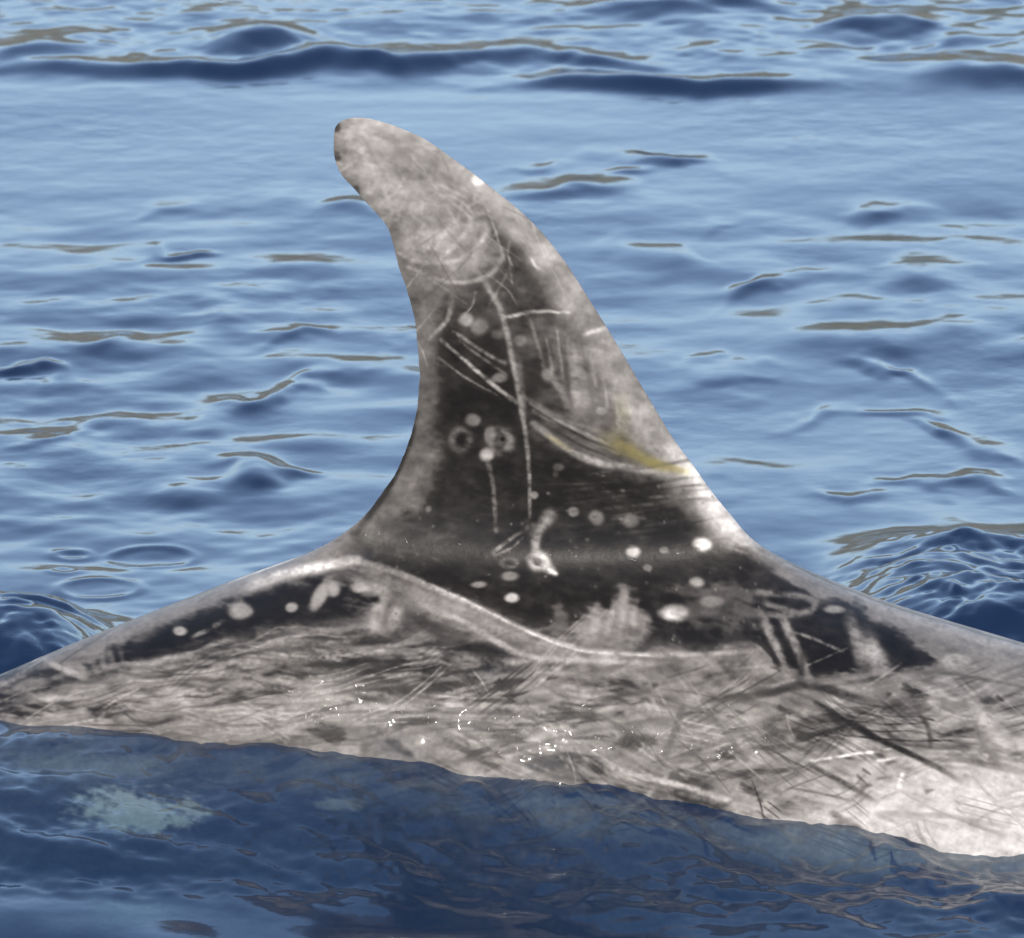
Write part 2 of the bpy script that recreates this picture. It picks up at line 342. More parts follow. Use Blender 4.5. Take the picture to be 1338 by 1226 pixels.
dolphin['label'] = 'scarred grey dolphin with tall curved dorsal fin surfacing through blue water'
dolphin['category'] = 'dolphin'

# ------------------------------------------------------------------ dolphin: skin pigment, scars, painted ridge highlight and submerged darkening (side elevation, photo measurements)
OX, OY, PWD, PHT = -120, 100, 1600, 1150
gxp, gyp = np.meshgrid(np.arange(PWD) + OX, np.arange(PHT) + OY)     # [row, col]
tone = np.full((PHT, PWD), 0.62, np.float32)                         # 0 black skin .. 1 white skin
yel = np.zeros_like(tone)
def window(x0, x1, y0, y1):
    return slice(int(max(y0 - OY, 0)), int(max(min(y1 - OY, PHT), 0))), slice(int(max(x0 - OX, 0)), int(max(min(x1 - OX, PWD), 0)))
def put(sl, m, val, a, tgt=None):
    t = tone if tgt is None else tgt
    t[sl] += (val - t[sl]) * np.clip(m, 0, 1) * a
wobx = 5 * fbm(gxp / 40, gyp / 40, 700, 3) ; woby = 5 * fbm(gxp / 40, gyp / 40, 710, 3)
rag = 0.6 * fbm(gxp / 13, gyp / 9, 720, 3) + 0.5 * fbm((gxp + 0.6 * gyp) / 26, (gyp - 0.3 * gxp) / 5, 724, 2)
fine = fbm(gxp / 4.5, gyp / 4.5, 790, 2)
def blob(x, y, rx, ry, val, a=1.0, rot=0, soft=0.45, rg=0.15):
    r = max(rx, ry) * 1.8 + 4; sl = window(x - r, x + r, y - r, y + r)
    dx = gxp[sl] - x; dy = gyp[sl] - y; c, s_ = math.cos(R(rot)), math.sin(R(rot))
    dd = np.hypot((dx * c + dy * s_) / rx, (-dx * s_ + dy * c) / ry) + rg * rag[sl]
    put(sl, 1 - sstep(1 - soft, 1 + soft, dd), val, a)
def ring(x, y, rx, ry, val, a=1.0, wd=0.3):
    r = max(rx, ry) * 1.8 + 3; sl = window(x - r, x + r, y - r, y + r)
    dd = np.hypot((gxp[sl] - x) / rx, (gyp[sl] - y) / ry) + 0.12 * rag[sl]
    put(sl, np.exp(-((dd - 1) / (wd * 1.5))**2) * (0.7 + 0.45 * rag[sl]), val, a * 0.9)
def stroke(pts, w, val, a=1.0, w2=None, wob=0.4, curve=True, tgt=None, taper=0.5):
    p = catmull(pts, 8) if curve and len(pts) > 2 else np.asarray(pts, float)
    w2 = w if w2 is None else w2; mx = max(w, w2)
    sl = window(p[:, 0].min() - 3*mx - 4, p[:, 0].max() + 3*mx + 4, p[:, 1].min() - 3*mx - 4, p[:, 1].max() + 3*mx + 4)
    gx_ = gxp[sl] + wob * wobx[sl] * 0.4; gy_ = gyp[sl] + wob * woby[sl] * 0.4
    if gx_.size == 0: return
    best = np.full(gx_.shape, 1e9); par = np.zeros(gx_.shape); n = len(p) - 1
    for i in range(n):
        ax, ay = p[i]; ex, ey = p[i+1] - p[i]; l2 = ex*ex + ey*ey + 1e-9
        t = np.clip(((gx_ - ax) * ex + (gy_ - ay) * ey) / l2, 0, 1)
        dd = np.hypot(gx_ - ax - t*ex, gy_ - ay - t*ey); m_ = dd < best
        best[m_] = dd[m_]; par[m_] = (i + t[m_]) / n
    ww = (w + (w2 - w) * par) * 0.5 + 0.35
    m = np.exp(-(best / ww)**2.8 * 0.8) * (1 - taper * (2 * par - 1)**4) * np.clip(0.86 + 0.45 * rag[sl] * min(1, 8 / mx) + 0.35 * fine[sl] * min(1, 4 / mx), 0, 1.2)
    put(sl, m, val, a, tgt)
def patch(pts, val, a=1.0, soft=6, rg=6):
    """soft polygon with a ragged rim"""
    p = np.asarray(pts, float); sl = window(p[:, 0].min() - 20, p[:, 0].max() + 20, p[:, 1].min() - 20, p[:, 1].max() + 20)
    gx_ = gxp[sl] + wobx[sl] * 0.5; gy_ = gyp[sl] + woby[sl] * 0.5
    ins = np.zeros(gx_.shape, bool); best = np.full(gx_.shape, 1e9)
    for i in range(len(p)):
        ax, ay = p[i]; bx_, by_ = p[(i+1) % len(p)]; ex, ey = bx_-ax, by_-ay
        cond = ((ay > gy_) != (by_ > gy_)); xi = ax + (gy_ - ay) * ex / (ey if abs(ey) > 1e-9 else 1e-9)
        ins ^= cond & (gx_ < xi)
        t = np.clip(((gx_-ax)*ex + (gy_-ay)*ey) / (ex*ex+ey*ey+1e-9), 0, 1); best = np.minimum(best, np.hypot(gx_-ax-t*ex, gy_-ay-t*ey))
    sd = np.where(ins, best, -best) + rg * rag[sl]
    put(sl, sstep(-soft, soft, sd), val, a)

# --- large areas
patch([(-120, 880), (440, 700), (1000, 700), (1480, 880), (1480, 1300), (-120, 1300)], 0.475, 1, 10, 3)
def ridged(n): return 1 - np.minimum(np.abs(n) * 5, 1)
flank = sstep(815, 870, gyp + 0.05 * np.abs(gxp - 700))
lft = 1 - sstep(560, 760, gxp)
warp = 14 * fbm(gxp / 120, gyp / 60, 731, 2)
st1 = fbm(gxp / 90, (gyp + 0.16 * gxp + warp) / 9, 732, 3)                    # flowing along the back
st2 = fbm((gxp + 0.5 * gyp) / 110, (gyp - 0.52 * gxp + warp) / 11, 736, 3)       # rakes running down to the right
st3 = fbm((gxp - 0.3 * gyp) / 110, (gyp + 0.26 * gxp - warp) / 10, 740, 3)       # rakes running up to the right
tone += flank * (0.075 * st1 * (0.35 + 0.65 * lft) + 0.075 * (1 - lft) * st2 + 0.06 * st3 * (1 - 0.6 * lft) + 0.05 * fbm(gxp / 70, gyp / 45, 744, 3))
blot = sstep(0.22, 0.60, fbm(gxp / 60, (gyp + 0.15 * gxp + warp) / 13, 750, 3))
tone -= flank * 0.40 * blot * (np.exp(-((gxp - 470) / 230)**2 - ((gyp - 880) / 42)**2) + 0.20 + 0.40 * np.exp(-((gxp - 860) / 200)**2 - ((gyp - 960) / 60)**2))
# fin
patch([(420, 130), (640, 130), (1040, 735), (420, 735)], 0.50, 1, 8, 3)
patch([(420, 130), (600, 130), (690, 280), (650, 330), (610, 350), (520, 340), (480, 260)], 0.64, 1, 26, 8)
patch([(600, 240), (640, 262), (700, 320), (730, 390), (740, 430), (690, 420), (650, 340), (620, 290)], 0.28, 1, 22, 14)
patch([(570, 400), (640, 350), (690, 360), (740, 410), (830, 470), (860, 560), (800, 600), (700, 560), (620, 520), (570, 470)], 0.28, 1, 24, 12)
patch([(578, 432), (640, 440), (672, 470), (690, 520), (700, 560), (760, 600), (880, 632), (935, 690), (960, 716), (900, 740), (600, 742), (500, 718), (545, 668), (566, 600), (560, 520), (572, 480)], 0.15, 1, 24, 10)
patch([(740, 400), (800, 430), (850, 530), (880, 600), (800, 590), (745, 540), (730, 460)], 0.42, 0.9, 24, 8)
stroke([(600, 225), (660, 278), (712, 340), (752, 392), (790, 452), (830, 520), (870, 585), (920, 655), (975, 715)], 34, 0.76, 0.85, 54, 0.5, taper=0.15)
stroke([(730, 372), (775, 430), (820, 505), (858, 560)], 44, 0.60, 0.6, 30)
stroke([(880, 590), (930, 650), (985, 712)], 22, 0.86, 0.9, 40, taper=0.1)
stroke([(512, 300), (530, 372), (545, 420), (555, 480), (556, 540), (545, 590), (520, 640), (470, 690)], 22, 0.37, 0.85, 30, taper=0.1)
stroke([(470, 690), (503, 644), (520, 612), (536, 574), (543, 540)], 9, 0.10, 0.8); stroke([(540, 430), (545, 470)], 6, 0.2, 0.5)
patch([(470, 690), (540, 660), (600, 690), (600, 725), (440, 730)], 0.2, 0.75, 16, 10)
for y0, x0 in [(166, 440), (205, 440), (250, 466)]: blob(x0, y0, 5, 7, 0.15, 0.6)
# body bands
patch([(146, 848), (194, 826), (232, 807), (310, 781), (374, 762), (467, 747), (530, 770), (520, 800), (460, 812), (396, 820), (321, 826), (239, 846), (179, 865), (150, 872)], 0.10, 1, 13, 9)
patch([(-120, 930), (0, 889), (49, 868), (75, 871), (101, 889), (75, 899), (22, 916), (-120, 970)], 0.20, 1, 8, 6)
patch([(108, 866), (149, 858), (152, 876), (118, 884)], 0.24, 1, 6, 5)
patch([(470, 722), (700, 730), (960, 715), (1010, 735), (1010, 800), (990, 840), (900, 846), (760, 842), (690, 820), (600, 778), (500, 744)], 0.14, 1, 14, 8)
patch([(1003, 750), (1036, 764), (1066, 790), (1102, 783), (1124, 790), (1132, 805), (1165, 820), (1194, 838), (1198, 852), (1223, 864), (1201, 871), (1154, 873), (1080, 875), (1055, 880), (1020, 870), (992, 838), (960, 830), (985, 780)], 0.13, 1, 6, 6)
patch([(880, 742), (1000, 730), (1010, 760), (985, 800), (900, 800)], 0.20, 0.6, 20, 10)
patch([(1150, 1010), (1250, 985), (1480, 1000), (1480, 1300), (900, 1300), (1000, 1075)], 0.78, 0.85, 45, 16)
patch([(700, 1010), (1000, 1060), (1000, 1200), (600, 1200)], 0.62, 0.6, 40, 10)
# ridge of the back
stroke([(0, 893), (120, 845), (250, 793), (350, 755), (440, 722)], 9, 0.46, 0.8, 14, 0.5, taper=0)
stroke([(330, 766), (374, 750), (420, 740), (467, 731)], 15, 0.9, 0.9, 11)  # bright highlight along the left ridge, painted into the skin tone
stroke([(1000, 722), (1060, 760), (1130, 790), (1220, 822), (1338, 862), (1480, 910)], 26, 0.50, 0.8, 56, taper=0)
stroke([(1010, 728), (1080, 764), (1160, 796), (1240, 822), (1400, 872)], 6, 0.62, 0.6, 9, taper=0)
patch([(1003, 752), (1036, 768), (1066, 792), (1102, 786), (1124, 792), (1132, 806), (1165, 821), (1194, 839), (1198, 852), (1223, 865), (1201, 872), (1154, 874), (1080, 876), (1055, 880), (1020, 870), (1000, 840), (990, 800)], 0.15, 0.95, 9, 9)
# --- flank: broad streaks under the ridge line
patch([(250, 850), (420, 820), (540, 800), (600, 830), (690, 868), (640, 900), (520, 915), (430, 905), (300, 880)], 0.24, 0.8, 18, 22)
for x, y, rx, ry, rot, v in [(637, 860, 36, 16, 10, .14), (411, 870, 38, 12, -10, .16), (351, 889, 28, 8, 5, .2), (321, 872, 20, 5, 0, .25), (299, 904, 24, 8, 5, .25), (284, 852, 26, 6, -14, .25),
        (138, 930, 19, 10, -10, .26), (37, 927, 48, 8, -6, .24), (471, 914, 20, 6, 0, .2), (433, 956, 18, 10, 20, .22), (560, 905, 46, 9, 4, .22), (540, 870, 38, 14, -8, .22), (585, 890, 44, 7, 0, .25),
        (809, 897, 22, 8, 0, .22), (740, 920, 14, 9, 0, .28), (770, 935, 10, 7, 0, .28), (824, 970, 22, 9, -8, .17), (715, 1000, 26, 9, 14, .26), (775, 1000, 16, 7, 20, .24), (800, 1033, 18, 8, 0, .28),
        (1198, 906, 13, 7, 15, .2), (1290, 915, 14, 6, 0, .3), (1007, 955, 14, 8, 10, .26), (1051, 966, 10, 6, 0, .28), (948, 983, 11, 7, 10, .24), (966, 931, 6, 4, 0, .25), (919, 1058, 38, 12, 14, .26),
        (1102, 1073, 22, 7, 20, .35), (900, 1020, 22, 6, 12, .34), (985, 1035, 16, 6, 20, .34), (660, 930, 10, 5, 0, .3), (615, 985, 30, 6, 30, .34), (520, 975, 26, 6, 40, .3)]:
    blob(x, y, rx * 1.1, ry, v * 0.8, 0.85, rot, 0.6, 0.5)
# long flowing pale and dark lines along the left flank
for i in range(120):
    x0 = rng.uniform(-60, 640); y0 = 905 - 0.12 * x0 + rng.uniform(-35, 75) + (x0 > 400) * 20; L_ = rng.uniform(70, 240); sl_ = rng.uniform(-0.25, 0.12)
    b_ = rng.uniform(-16, 16)
    stroke([(x0, y0), (x0 + L_/2, y0 + sl_*L_/2 + b_), (x0 + L_, y0 + sl_*L_)], rng.uniform(2, 7), rng.choice([0.66, 0.62, 0.26, 0.6, 0.3, 0.22]), rng.uniform(0.2, 0.5), rng.uniform(2, 12), 1.8)
for x0, y0, L_, dy in [(20, 900, 380, -60), (60, 925, 420, -70), (110, 940, 360, -60), (200, 890, 300, -40), (240, 930, 420, -20), (330, 850, 180, -30), (280, 880, 220, 50)]:
    stroke([(x0, y0), (x0 + L_*.5, y0 + dy*.5 - 10), (x0 + L_, y0 + dy)], 6, 0.66, 0.4, 9, 1.8)
stroke([(400, 930), (560, 931), (700, 934), (800, 934)], 4, 0.3, 0.7)
stroke([(440, 925), (600, 922), (700, 925)], 7, 0.72, 0.6)
# cross-hatched tooth rakes over the right flank
for i in range(210):
    x0 = rng.uniform(540, 1400); y0 = rng.uniform(875, 1105); an = rng.choice([28, 32, 36, -14, -20, 8, 62, -35, 16, 45]); L_ = rng.uniform(30, 150) * (0.55 if an > 50 else 1); an = R(an) + rng.normal(0, 0.12)
    bend = rng.normal(0, 0.03) * L_; val = rng.choice([0.22, 0.28, 0.62, 0.70, 0.14, 0.64]); wd = rng.choice([1.4, 2, 2.6, 3.4, 5]); al = rng.uniform(0.35, 0.85)
    nx_, ny_ = -math.sin(an), math.cos(an); gap = rng.uniform(6, 11)
    for k in range(int(rng.choice([1, 1, 2, 3, 4]))):
        ox, oy = x0 + nx_ * gap * k + rng.normal(0, 4), y0 + ny_ * gap * k; l2 = L_ * rng.uniform(0.6, 1.1); dx, dy = math.cos(an) * l2, math.sin(an) * l2
        stroke([(ox, oy), (ox + dx/2 + bend*nx_, oy + dy/2 + bend*ny_), (ox + dx, oy + dy)], wd, val, al * rng.uniform(0.5, 1), wd * rng.uniform(0.4, 1.2), 0.3, taper=0.7)
for i in range(34):      # fine pale rakes sweeping over the left flank
    x0 = rng.uniform(-40, 560); y0 = 900 - 0.13 * x0 + rng.uniform(-28, 80) + (x0 > 350) * 25; an = R(rng.choice([-16, -12, -8, 4, 30, -30])) + rng.normal(0, .1); L_ = rng.uniform(40, 170); bend = rng.normal(0, .07) * L_
    nx_, ny_ = -math.sin(an), math.cos(an); val = rng.choice([.66, .7, .62, .2, .26]); al = rng.uniform(.35, .75)
    for k in range(int(rng.choice([1, 2, 3]))):
        ox, oy = x0 + nx_ * 7 * k, y0 + ny_ * 7 * k; dx, dy = math.cos(an) * L_, math.sin(an) * L_
        stroke([(ox, oy), (ox + dx/2 + bend*nx_, oy + dy/2 + bend*ny_), (ox + dx, oy + dy)], rng.choice([1.6, 2.2, 3.2]), val, al * 0.75, 1.5, 0.4, taper=0.8)
for i in range(75):      # small dark lens-shaped gaps between the rakes
    x0 = rng.uniform(600, 1300); y0 = rng.uniform(885, 1060); an = R(rng.choice([15, 25, -12, 35])); l2 = rng.uniform(8, 22); stroke([(x0, y0), (x0 + l2 * math.cos(an), y0 + l2 * math.sin(an))], rng.uniform(3, 9), rng.uniform(.16, .3), rng.uniform(.4, .85), 2, 1.5, taper=.9)
for pts, w, v, a in [
    ([(919, 915), (990, 908), (1062, 897), (1154, 922)], 10, .2, .9), ([(1066, 919), (1135, 959), (1200, 990), (1256, 1021)], 7, .14, .95), ([(1120, 950), (1145, 966)], 9, .12, .8),
    ([(1058, 999), (1100, 1022), (1146, 1047)], 6, .2, .8), ([(926, 933), (950, 960), (974, 992)], 7, .28, .8), ([(893, 922), (880, 960), (867, 996)], 9, .3, .8), ([(862, 990), (858, 1040), (856, 1070)], 8, .4, .6),
    ([(878, 999), (950, 965), (1018, 933)], 7, .34, .8), ([(1146, 1062), (1230, 1066), (1315, 1080)], 6, .4, .8), ([(1227, 963), (1275, 952)], 6, .22, .8), ([(1201, 933), (1212, 950), (1216, 974)], 6, .2, .8),
    ([(1154, 955), (1180, 970), (1212, 974)], 7, .26, .8), ([(1242, 988), (1290, 1000), (1337, 1010)], 8, .28, .8), ([(1176, 878), (1250, 882), (1337, 897)], 4, .34, .8), ([(1272, 940), (1290, 980), (1337, 1000)], 6, .4, .7),
    ([(640, 990), (720, 968), (800, 950), (900, 935)], 6, .32, .8), ([(560, 1000), (650, 985), (760, 960)], 4, .36, .7), ([(740, 940), (800, 915), (850, 902)], 8, .26, .7), ([(480, 960), (520, 985), (560, 1005)], 8, .34, .7),
    ([(450, 945), (475, 965), (480, 985)], 10, .36, .7), ([(700, 1010), (800, 1020), (900, 1030)], 4, .4, .6), ([(1060, 885), (1180, 905), (1330, 935)], 5, .4, .5),
    ([(1060, 994), (1110, 987), (1165, 979)], 3, .9, .9), ([(1146, 994), (1175, 989)], 3, .85, .8), ([(1180, 1008), (1174, 1032)], 5, .97, .9), ([(1270, 910), (1300, 960), (1360, 985)], 16, .78, .6),
    ([(800, 1005), (900, 1030), (960, 1050)], 7, .78, .7), ([(860, 1025), (885, 1065), (900, 1080)], 6, .36, .6)]:
    stroke(pts, w, v, a)
patch([(-120, 1016), (480, 1042), (700, 1078), (900, 1300), (-120, 1300)], 0.32, 0.8, 18, 12)  # submerged flank painted darker so the water over it reads dark blue
patch([(560, 1085), (860, 1098), (1100, 1140), (1480, 1155), (1480, 1300), (400, 1300)], 0.34, 0.9, 18, 4)  # same painted darkening on the right, covering the submerged rakes
patch([(1165, 1022), (1260, 995), (1480, 1005), (1480, 1140), (1200, 1128), (1040, 1092)], 0.84, 0.42, 30, 16)
blob(180, 1062, 78, 26, 1.0, 1, 4, 0.4, 0.5); blob(440, 1050, 34, 8, 0.8, 0.8, 0, 0.5, 0.4); blob(120, 1000, 110, 14, 0.7, 0.7, 0, 0.5, 0.4); blob(180, 1195, 60, 18, 0.9, 0.8, 0, 0.5, 0.4)
tone += 0.16 * flank * (tone - 0.50) * (1 - sstep(0.62, 0.8, tone)) * (1 - sstep(1060, 1110, gyp))      # old scars stand out against darker skin
# --- shoulder lines under the fin
stroke([(467, 733), (520, 748), (564, 767), (647, 804), (691, 826), (759, 848), (830, 856), (900, 856), (960, 852)], 8, 0.70, 0.85, 5, 0.5, taper=0.5)
stroke([(542, 785), (609, 815), (654, 841), (691, 858), (774, 864), (850, 866)], 8, 0.70, 0.8, 6, 0.5)
stroke([(520, 766), (600, 796), (660, 824), (720, 848)], 12, 0.58, 0.7, 12)
stroke([(560, 762), (640, 800), (700, 830), (760, 850), (860, 858)], 2, 0.9, 0.6)
patch([(440, 760), (480, 750), (530, 765), (540, 800), (500, 830), (470, 820), (485, 785)], 0.46, 0.7, 12, 14)
stroke([(520, 792), (560, 818), (600, 838), (660, 862)], 15, 0.17, 0.7, 18, 1.2)
for p_ in [[(505, 775), (493, 800), (488, 825)], [(520, 792), (514, 812)], [(460, 765), (500, 768)]]: stroke(p_, 14, 0.72, 0.7)
for x, y, rx, ry, rot in [(419, 777, 22, 9, -60), (314, 798, 15, 12, 0), (235, 825, 9, 6, 0), (381, 794, 8, 6, -20), (436, 770, 8, 10, 0), (470, 768, 10, 6, 0)]: blob(x, y, rx, ry, 0.66, 0.85, rot)
stroke([(250, 832), (273, 822), (292, 812)], 6, 0.5, 0.8)
for k in range(4): stroke([(118 + 13*k, 858 - 4*k), (128 + 11*k, 880 - 3*k)], 6, 0.46, 0.4)
stroke([(60, 862), (75, 872), (108, 884)], 8, 0.66, 0.8); blob(41, 895, 20, 8, 0.52, 0.8, -10)
# pale clump below the fin
patch([(758, 846), (752, 818), (766, 798), (780, 786), (791, 800), (802, 782), (815, 764), (825, 784), (839, 792), (849, 808), (851, 834), (838, 845)], 0.56, 0.8, 9, 7)
patch([(722, 828), (726, 796), (734, 785), (744, 800), (744, 830)], 0.36, 0.8, 6, 5)
for x, yt, w in [(781, 792, 9), (815, 772, 9), (832, 792, 8), (800, 786, 5)]:
    stroke([(x, yt), (x - 3 + rng.uniform(-5, 5), yt + 22), (x - 6 + rng.uniform(-6, 6), 832)], w, 0.70, 0.5, w * 1.4, 1.6, taper=0.4)
blob(822, 826, 14, 6, 0.3, 0.5)
for x, y, rx, ry, v in [(882, 801, 18, 10, .95), (930, 786, 15, 7, .72), (911, 761, 9, 6, .72), (917, 712, 12, 9, .95), (827, 721, 9, 7, .82), (868, 719, 6, 4, .6), (824, 681, 11, 9, .45), (779, 677, 9, 9, .5), (749, 669, 7, 6, .62),
        (698, 647, 5, 5, .6), (730, 611, 7, 5, .4), (726, 620, 4, 4, .35), (669, 781, 9, 6, .82), (626, 764, 10, 4, .55), (667, 753, 11, 6, .5), (624, 236, 8, 7, .92), (609, 418, 9, 8, .72), (627, 427, 11, 10, .52), (636, 594, 9, 8, .72),
        (618, 549, 10, 8, .52), (715, 490, 8, 8, .58), (653, 494, 9, 6, .5), (680, 445, 8, 7, .5), (650, 437, 8, 6, .4), (785, 537, 7, 5, .6), (1091, 796, 13, 5, .6), (560, 665, 4, 4, .4), (846, 742, 6, 4, .45)]:
    blob(x, y, rx, ry, v, 0.9)
patch([(880, 770), (940, 760), (990, 780), (1000, 810), (960, 826), (900, 815)], 0.36, 0.6, 16, 18)
for x, y, rx, ry, v, a in [(654, 576, 14, 14, .6, .9), (603, 574, 12, 13, .5, .8), (704, 734, 11, 10, .85, .95), (665, 736, 10, 6, .5, .8), (1249, 865, 14, 8, .78, .8), (1249, 865, 7, 4, .7, .5)]: ring(x, y, rx, ry, v, a)
blob(654, 576, 7, 7, .3, .8); blob(657, 574, 3, 3, .08, 1); blob(603, 574, 5, 6, .1, .8); blob(640, 568, 7, 10, .6, .6)
stroke([(719, 673), (706, 690), (700, 706), (704, 726), (726, 748)], 16, 0.74, 0.9, 8); stroke([(690, 684), (698, 700)], 14, .6, .7); blob(704, 734, 4, 4, .3, .8)
stroke([(644, 722), (664, 706), (689, 690)], 5, .55, .8); stroke([(646, 726), (668, 716), (684, 702)], 3, .5, .7); stroke([(714, 744), (728, 749)], 8, .97, .9, 3)
# --- fin scars
for pts, w, v, a, w2 in [
    ([(618, 345), (651, 399), (663, 440), (670, 475), (680, 530), (688, 579), (692, 632), (692, 676)], 7, .66, .85, 4),
    ([(674, 470), (680, 510), (684, 545)], 11, .66, .6, 8),
    ([(520, 330), (555, 344), (609, 336), (636, 303), (632, 290)], 4, .8, .7, 9), ([(531, 348), (585, 369), (633, 363), (657, 336), (648, 318)], 4, .74, .7, 7),
    ([(660, 415), (699, 408), (744, 409)], 4, .88, .9, 3), ([(762, 438), (800, 426)], 4, .9, .8, 6), ([(693, 336), (700, 348), (711, 353)], 4, .82, .8, 3), ([(591, 384), (585, 417), (561, 444)], 6, .62, .8, 4),
    ([(577, 445), (620, 482), (674, 527)], 4, .72, .85, 5), ([(592, 434), (625, 455), (659, 475)], 4, .56, .8, 4), ([(574, 468), (612, 495), (650, 516)], 3, .5, .7, 2), ([(600, 446), (640, 475), (662, 490)], 3, .45, .6, 3),
    ([(697, 553), (741, 587), (779, 604), (824, 611), (880, 618)], 8, .74, .9, 10), ([(697, 538), (750, 560), (797, 580)], 5, .62, .8, 3), ([(692, 528), (760, 566), (810, 594)], 4, .52, .7, 3), ([(684, 520), (740, 548), (800, 572)], 6, .5, .7, 6),
    ([(700, 548), (760, 582), (800, 598)], 4, .2, .7, 3), ([(700, 536), (760, 570), (806, 588)], 3, .18, .7, 3),
    ([(637, 602), (644, 639), (648, 695)], 6, .42, .8, 5), ([(749, 449), (752, 490), (756, 535)], 6, .62, .8, 18), ([(693, 419), (704, 455), (712, 486)], 4, .5, .7, 4), ([(720, 490), (735, 515), (742, 535)], 6, .55, .7, 8), ([(809, 490), (809, 523), (808, 561)], 5, .58, .7, 6),
    ([(535, 200), (560, 230), (580, 262), (600, 300)], 4, .78, .6, 3), ([(552, 260), (552, 300), (555, 340)], 3, .74, .5, 3), ([(570, 250), (610, 280), (612, 300), (575, 340)], 5, .76, .6, 4), ([(565, 300), (556, 340)], 4, .74, .6, 4),
    ([(590, 290), (560, 342)], 4, .76, .6, 3), ([(515, 190), (545, 188), (570, 195)], 3, .74, .5, 3), ([(500, 245), (508, 262)], 6, .8, .6, 5), ([(560, 250), (600, 262), (622, 285)], 5, .74, .6, 3), ([(440, 176), (470, 170), (500, 200)], 10, .72, .5, 18),
    ([(480, 180), (510, 200), (500, 215)], 20, .8, .4, 14), ([(760, 455), (790, 450)], 4, .6, .5, 3), ([(775, 470), (800, 520), (830, 580)], 5, .56, .5, 5), ([(640, 500), (655, 488)], 7, .5, .7, 6),
    ([(890, 640), (930, 636), (960, 655)], 4, .6, .6, 3), ([(850, 650), (900, 646)], 3, .4, .6, 3), ([(900, 650), (940, 668)], 3, .9, .5, 3), ([(560, 600), (556, 640), (540, 670)], 9, .36, .6, 12), ([(568, 440), (560, 500), (560, 545)], 12, .36, .6, 10)]:
    stroke(pts, w, v, a, w2)
for i in range(75):      # faint rakes on the fin tip
    x0 = rng.uniform(455, 640); y0 = rng.uniform(175, 350); an = rng.uniform(0.2, 2.6); L_ = rng.uniform(12, 55)
    stroke([(x0, y0), (x0 + L_*math.cos(an), y0 + L_*math.sin(an))], rng.uniform(1.5, 4), rng.choice([.5, .76, .72, .46]), rng.uniform(.3, .6))
for i in range(26):      # thin scratches over the upper fin
    x0 = rng.uniform(500, 700); y0 = rng.uniform(200, 420); an = rng.choice([1.1, 1.25, .75, 2.2, .4]) + rng.normal(0, .12); L_ = rng.uniform(40, 120)
    stroke([(x0, y0), (x0 + L_/2*math.cos(an) + rng.normal(0, 5), y0 + L_/2*math.sin(an)), (x0 + L_*math.cos(an), y0 + L_*math.sin(an))], 1.8, rng.choice([.72, .76, .66, .3]), rng.uniform(.3, .65), 1.2, .8, taper=.9)
for x0, y0, L_, w_ in [(742, 440, 90, 7), (757, 455, 85, 12), (770, 450, 60, 5), (728, 430, 70, 4), (786, 470, 70, 5), (800, 480, 80, 4), (714, 440, 50, 4)]:
    stroke([(x0, y0), (x0 + 5, y0 + L_/2), (x0 + 9, y0 + L_)], w_ * .5, .62, .6, w_, .8, taper=.8)
for i in range(40):      # brushed streaks following the leading edge and the dark root
    x0 = rng.uniform(700, 900); y0 = rng.uniform(610, 720); L_ = rng.uniform(30, 110)
    stroke([(x0, y0), (x0 + L_, y0 - 0.12 * L_ + rng.normal(0, 4))], rng.uniform(2, 4), rng.choice([.3, .36, .1]), rng.uniform(.2, .5))
# dark body: scratches beside the fin
for pts, w, v, a in [
    ([(1021, 805), (1040, 845), (1058, 889)], 11, .58, .9), ([(996, 805), (1014, 845), (1032, 886)], 11, .55, .9), ([(1110, 805), (1120, 838), (1128, 871)], 16, .5, .9), ([(1132, 834), (1141, 852), (1152, 872)], 24, .72, .95),
    ([(1040, 827), (1072, 838), (1102, 852)], 4, .5, .8), ([(992, 775), (1030, 778), (1058, 784), (1062, 797), (1030, 804), (1007, 803)], 8, .5, .9), ([(1000, 790), (1040, 800)], 6, .5, .7), ([(990, 838), (1020, 868)], 5, .15, .8),
    ([(1050, 850), (1046, 884)], 9, .14, .7)]: stroke(pts, w, v, a)
for i in range(160):     # fine speckle on the dark skin
    x0 = rng.uniform(480, 1000); y0 = rng.uniform(600, 850); blob(x0, y0, rng.uniform(1.2, 3), rng.uniform(1.2, 2.4), rng.uniform(.3, .6), rng.uniform(.2, .6))
tone += 0.035 * rag + 0.03 * fine * np.clip(tone * 2, 0.2, 1) + 0.04 * fbm(gxp / 22, gyp / 14, 760, 3)
up_ = (1 - sstep(690, 740, gyp)); tone += up_ * 0.10 * np.clip(tone / 0.5, 0.15, 1) * fbm((gxp - 0.5 * gyp) / 30, (gyp + 0.3 * gxp) / 24, 770, 4)
stroke([(796, 574), (822, 588), (852, 604), (890, 616)], 20, .58, .8, 8)
stroke([(796, 574), (822, 588), (852, 604), (896, 617)], 26, 1, .9, 8, tgt=yel); stroke([(716, 570), (745, 588)], 8, 1, .45, 6, tgt=yel); stroke([(812, 520), (815, 570)], 16, 1, .22, 20, tgt=yel)

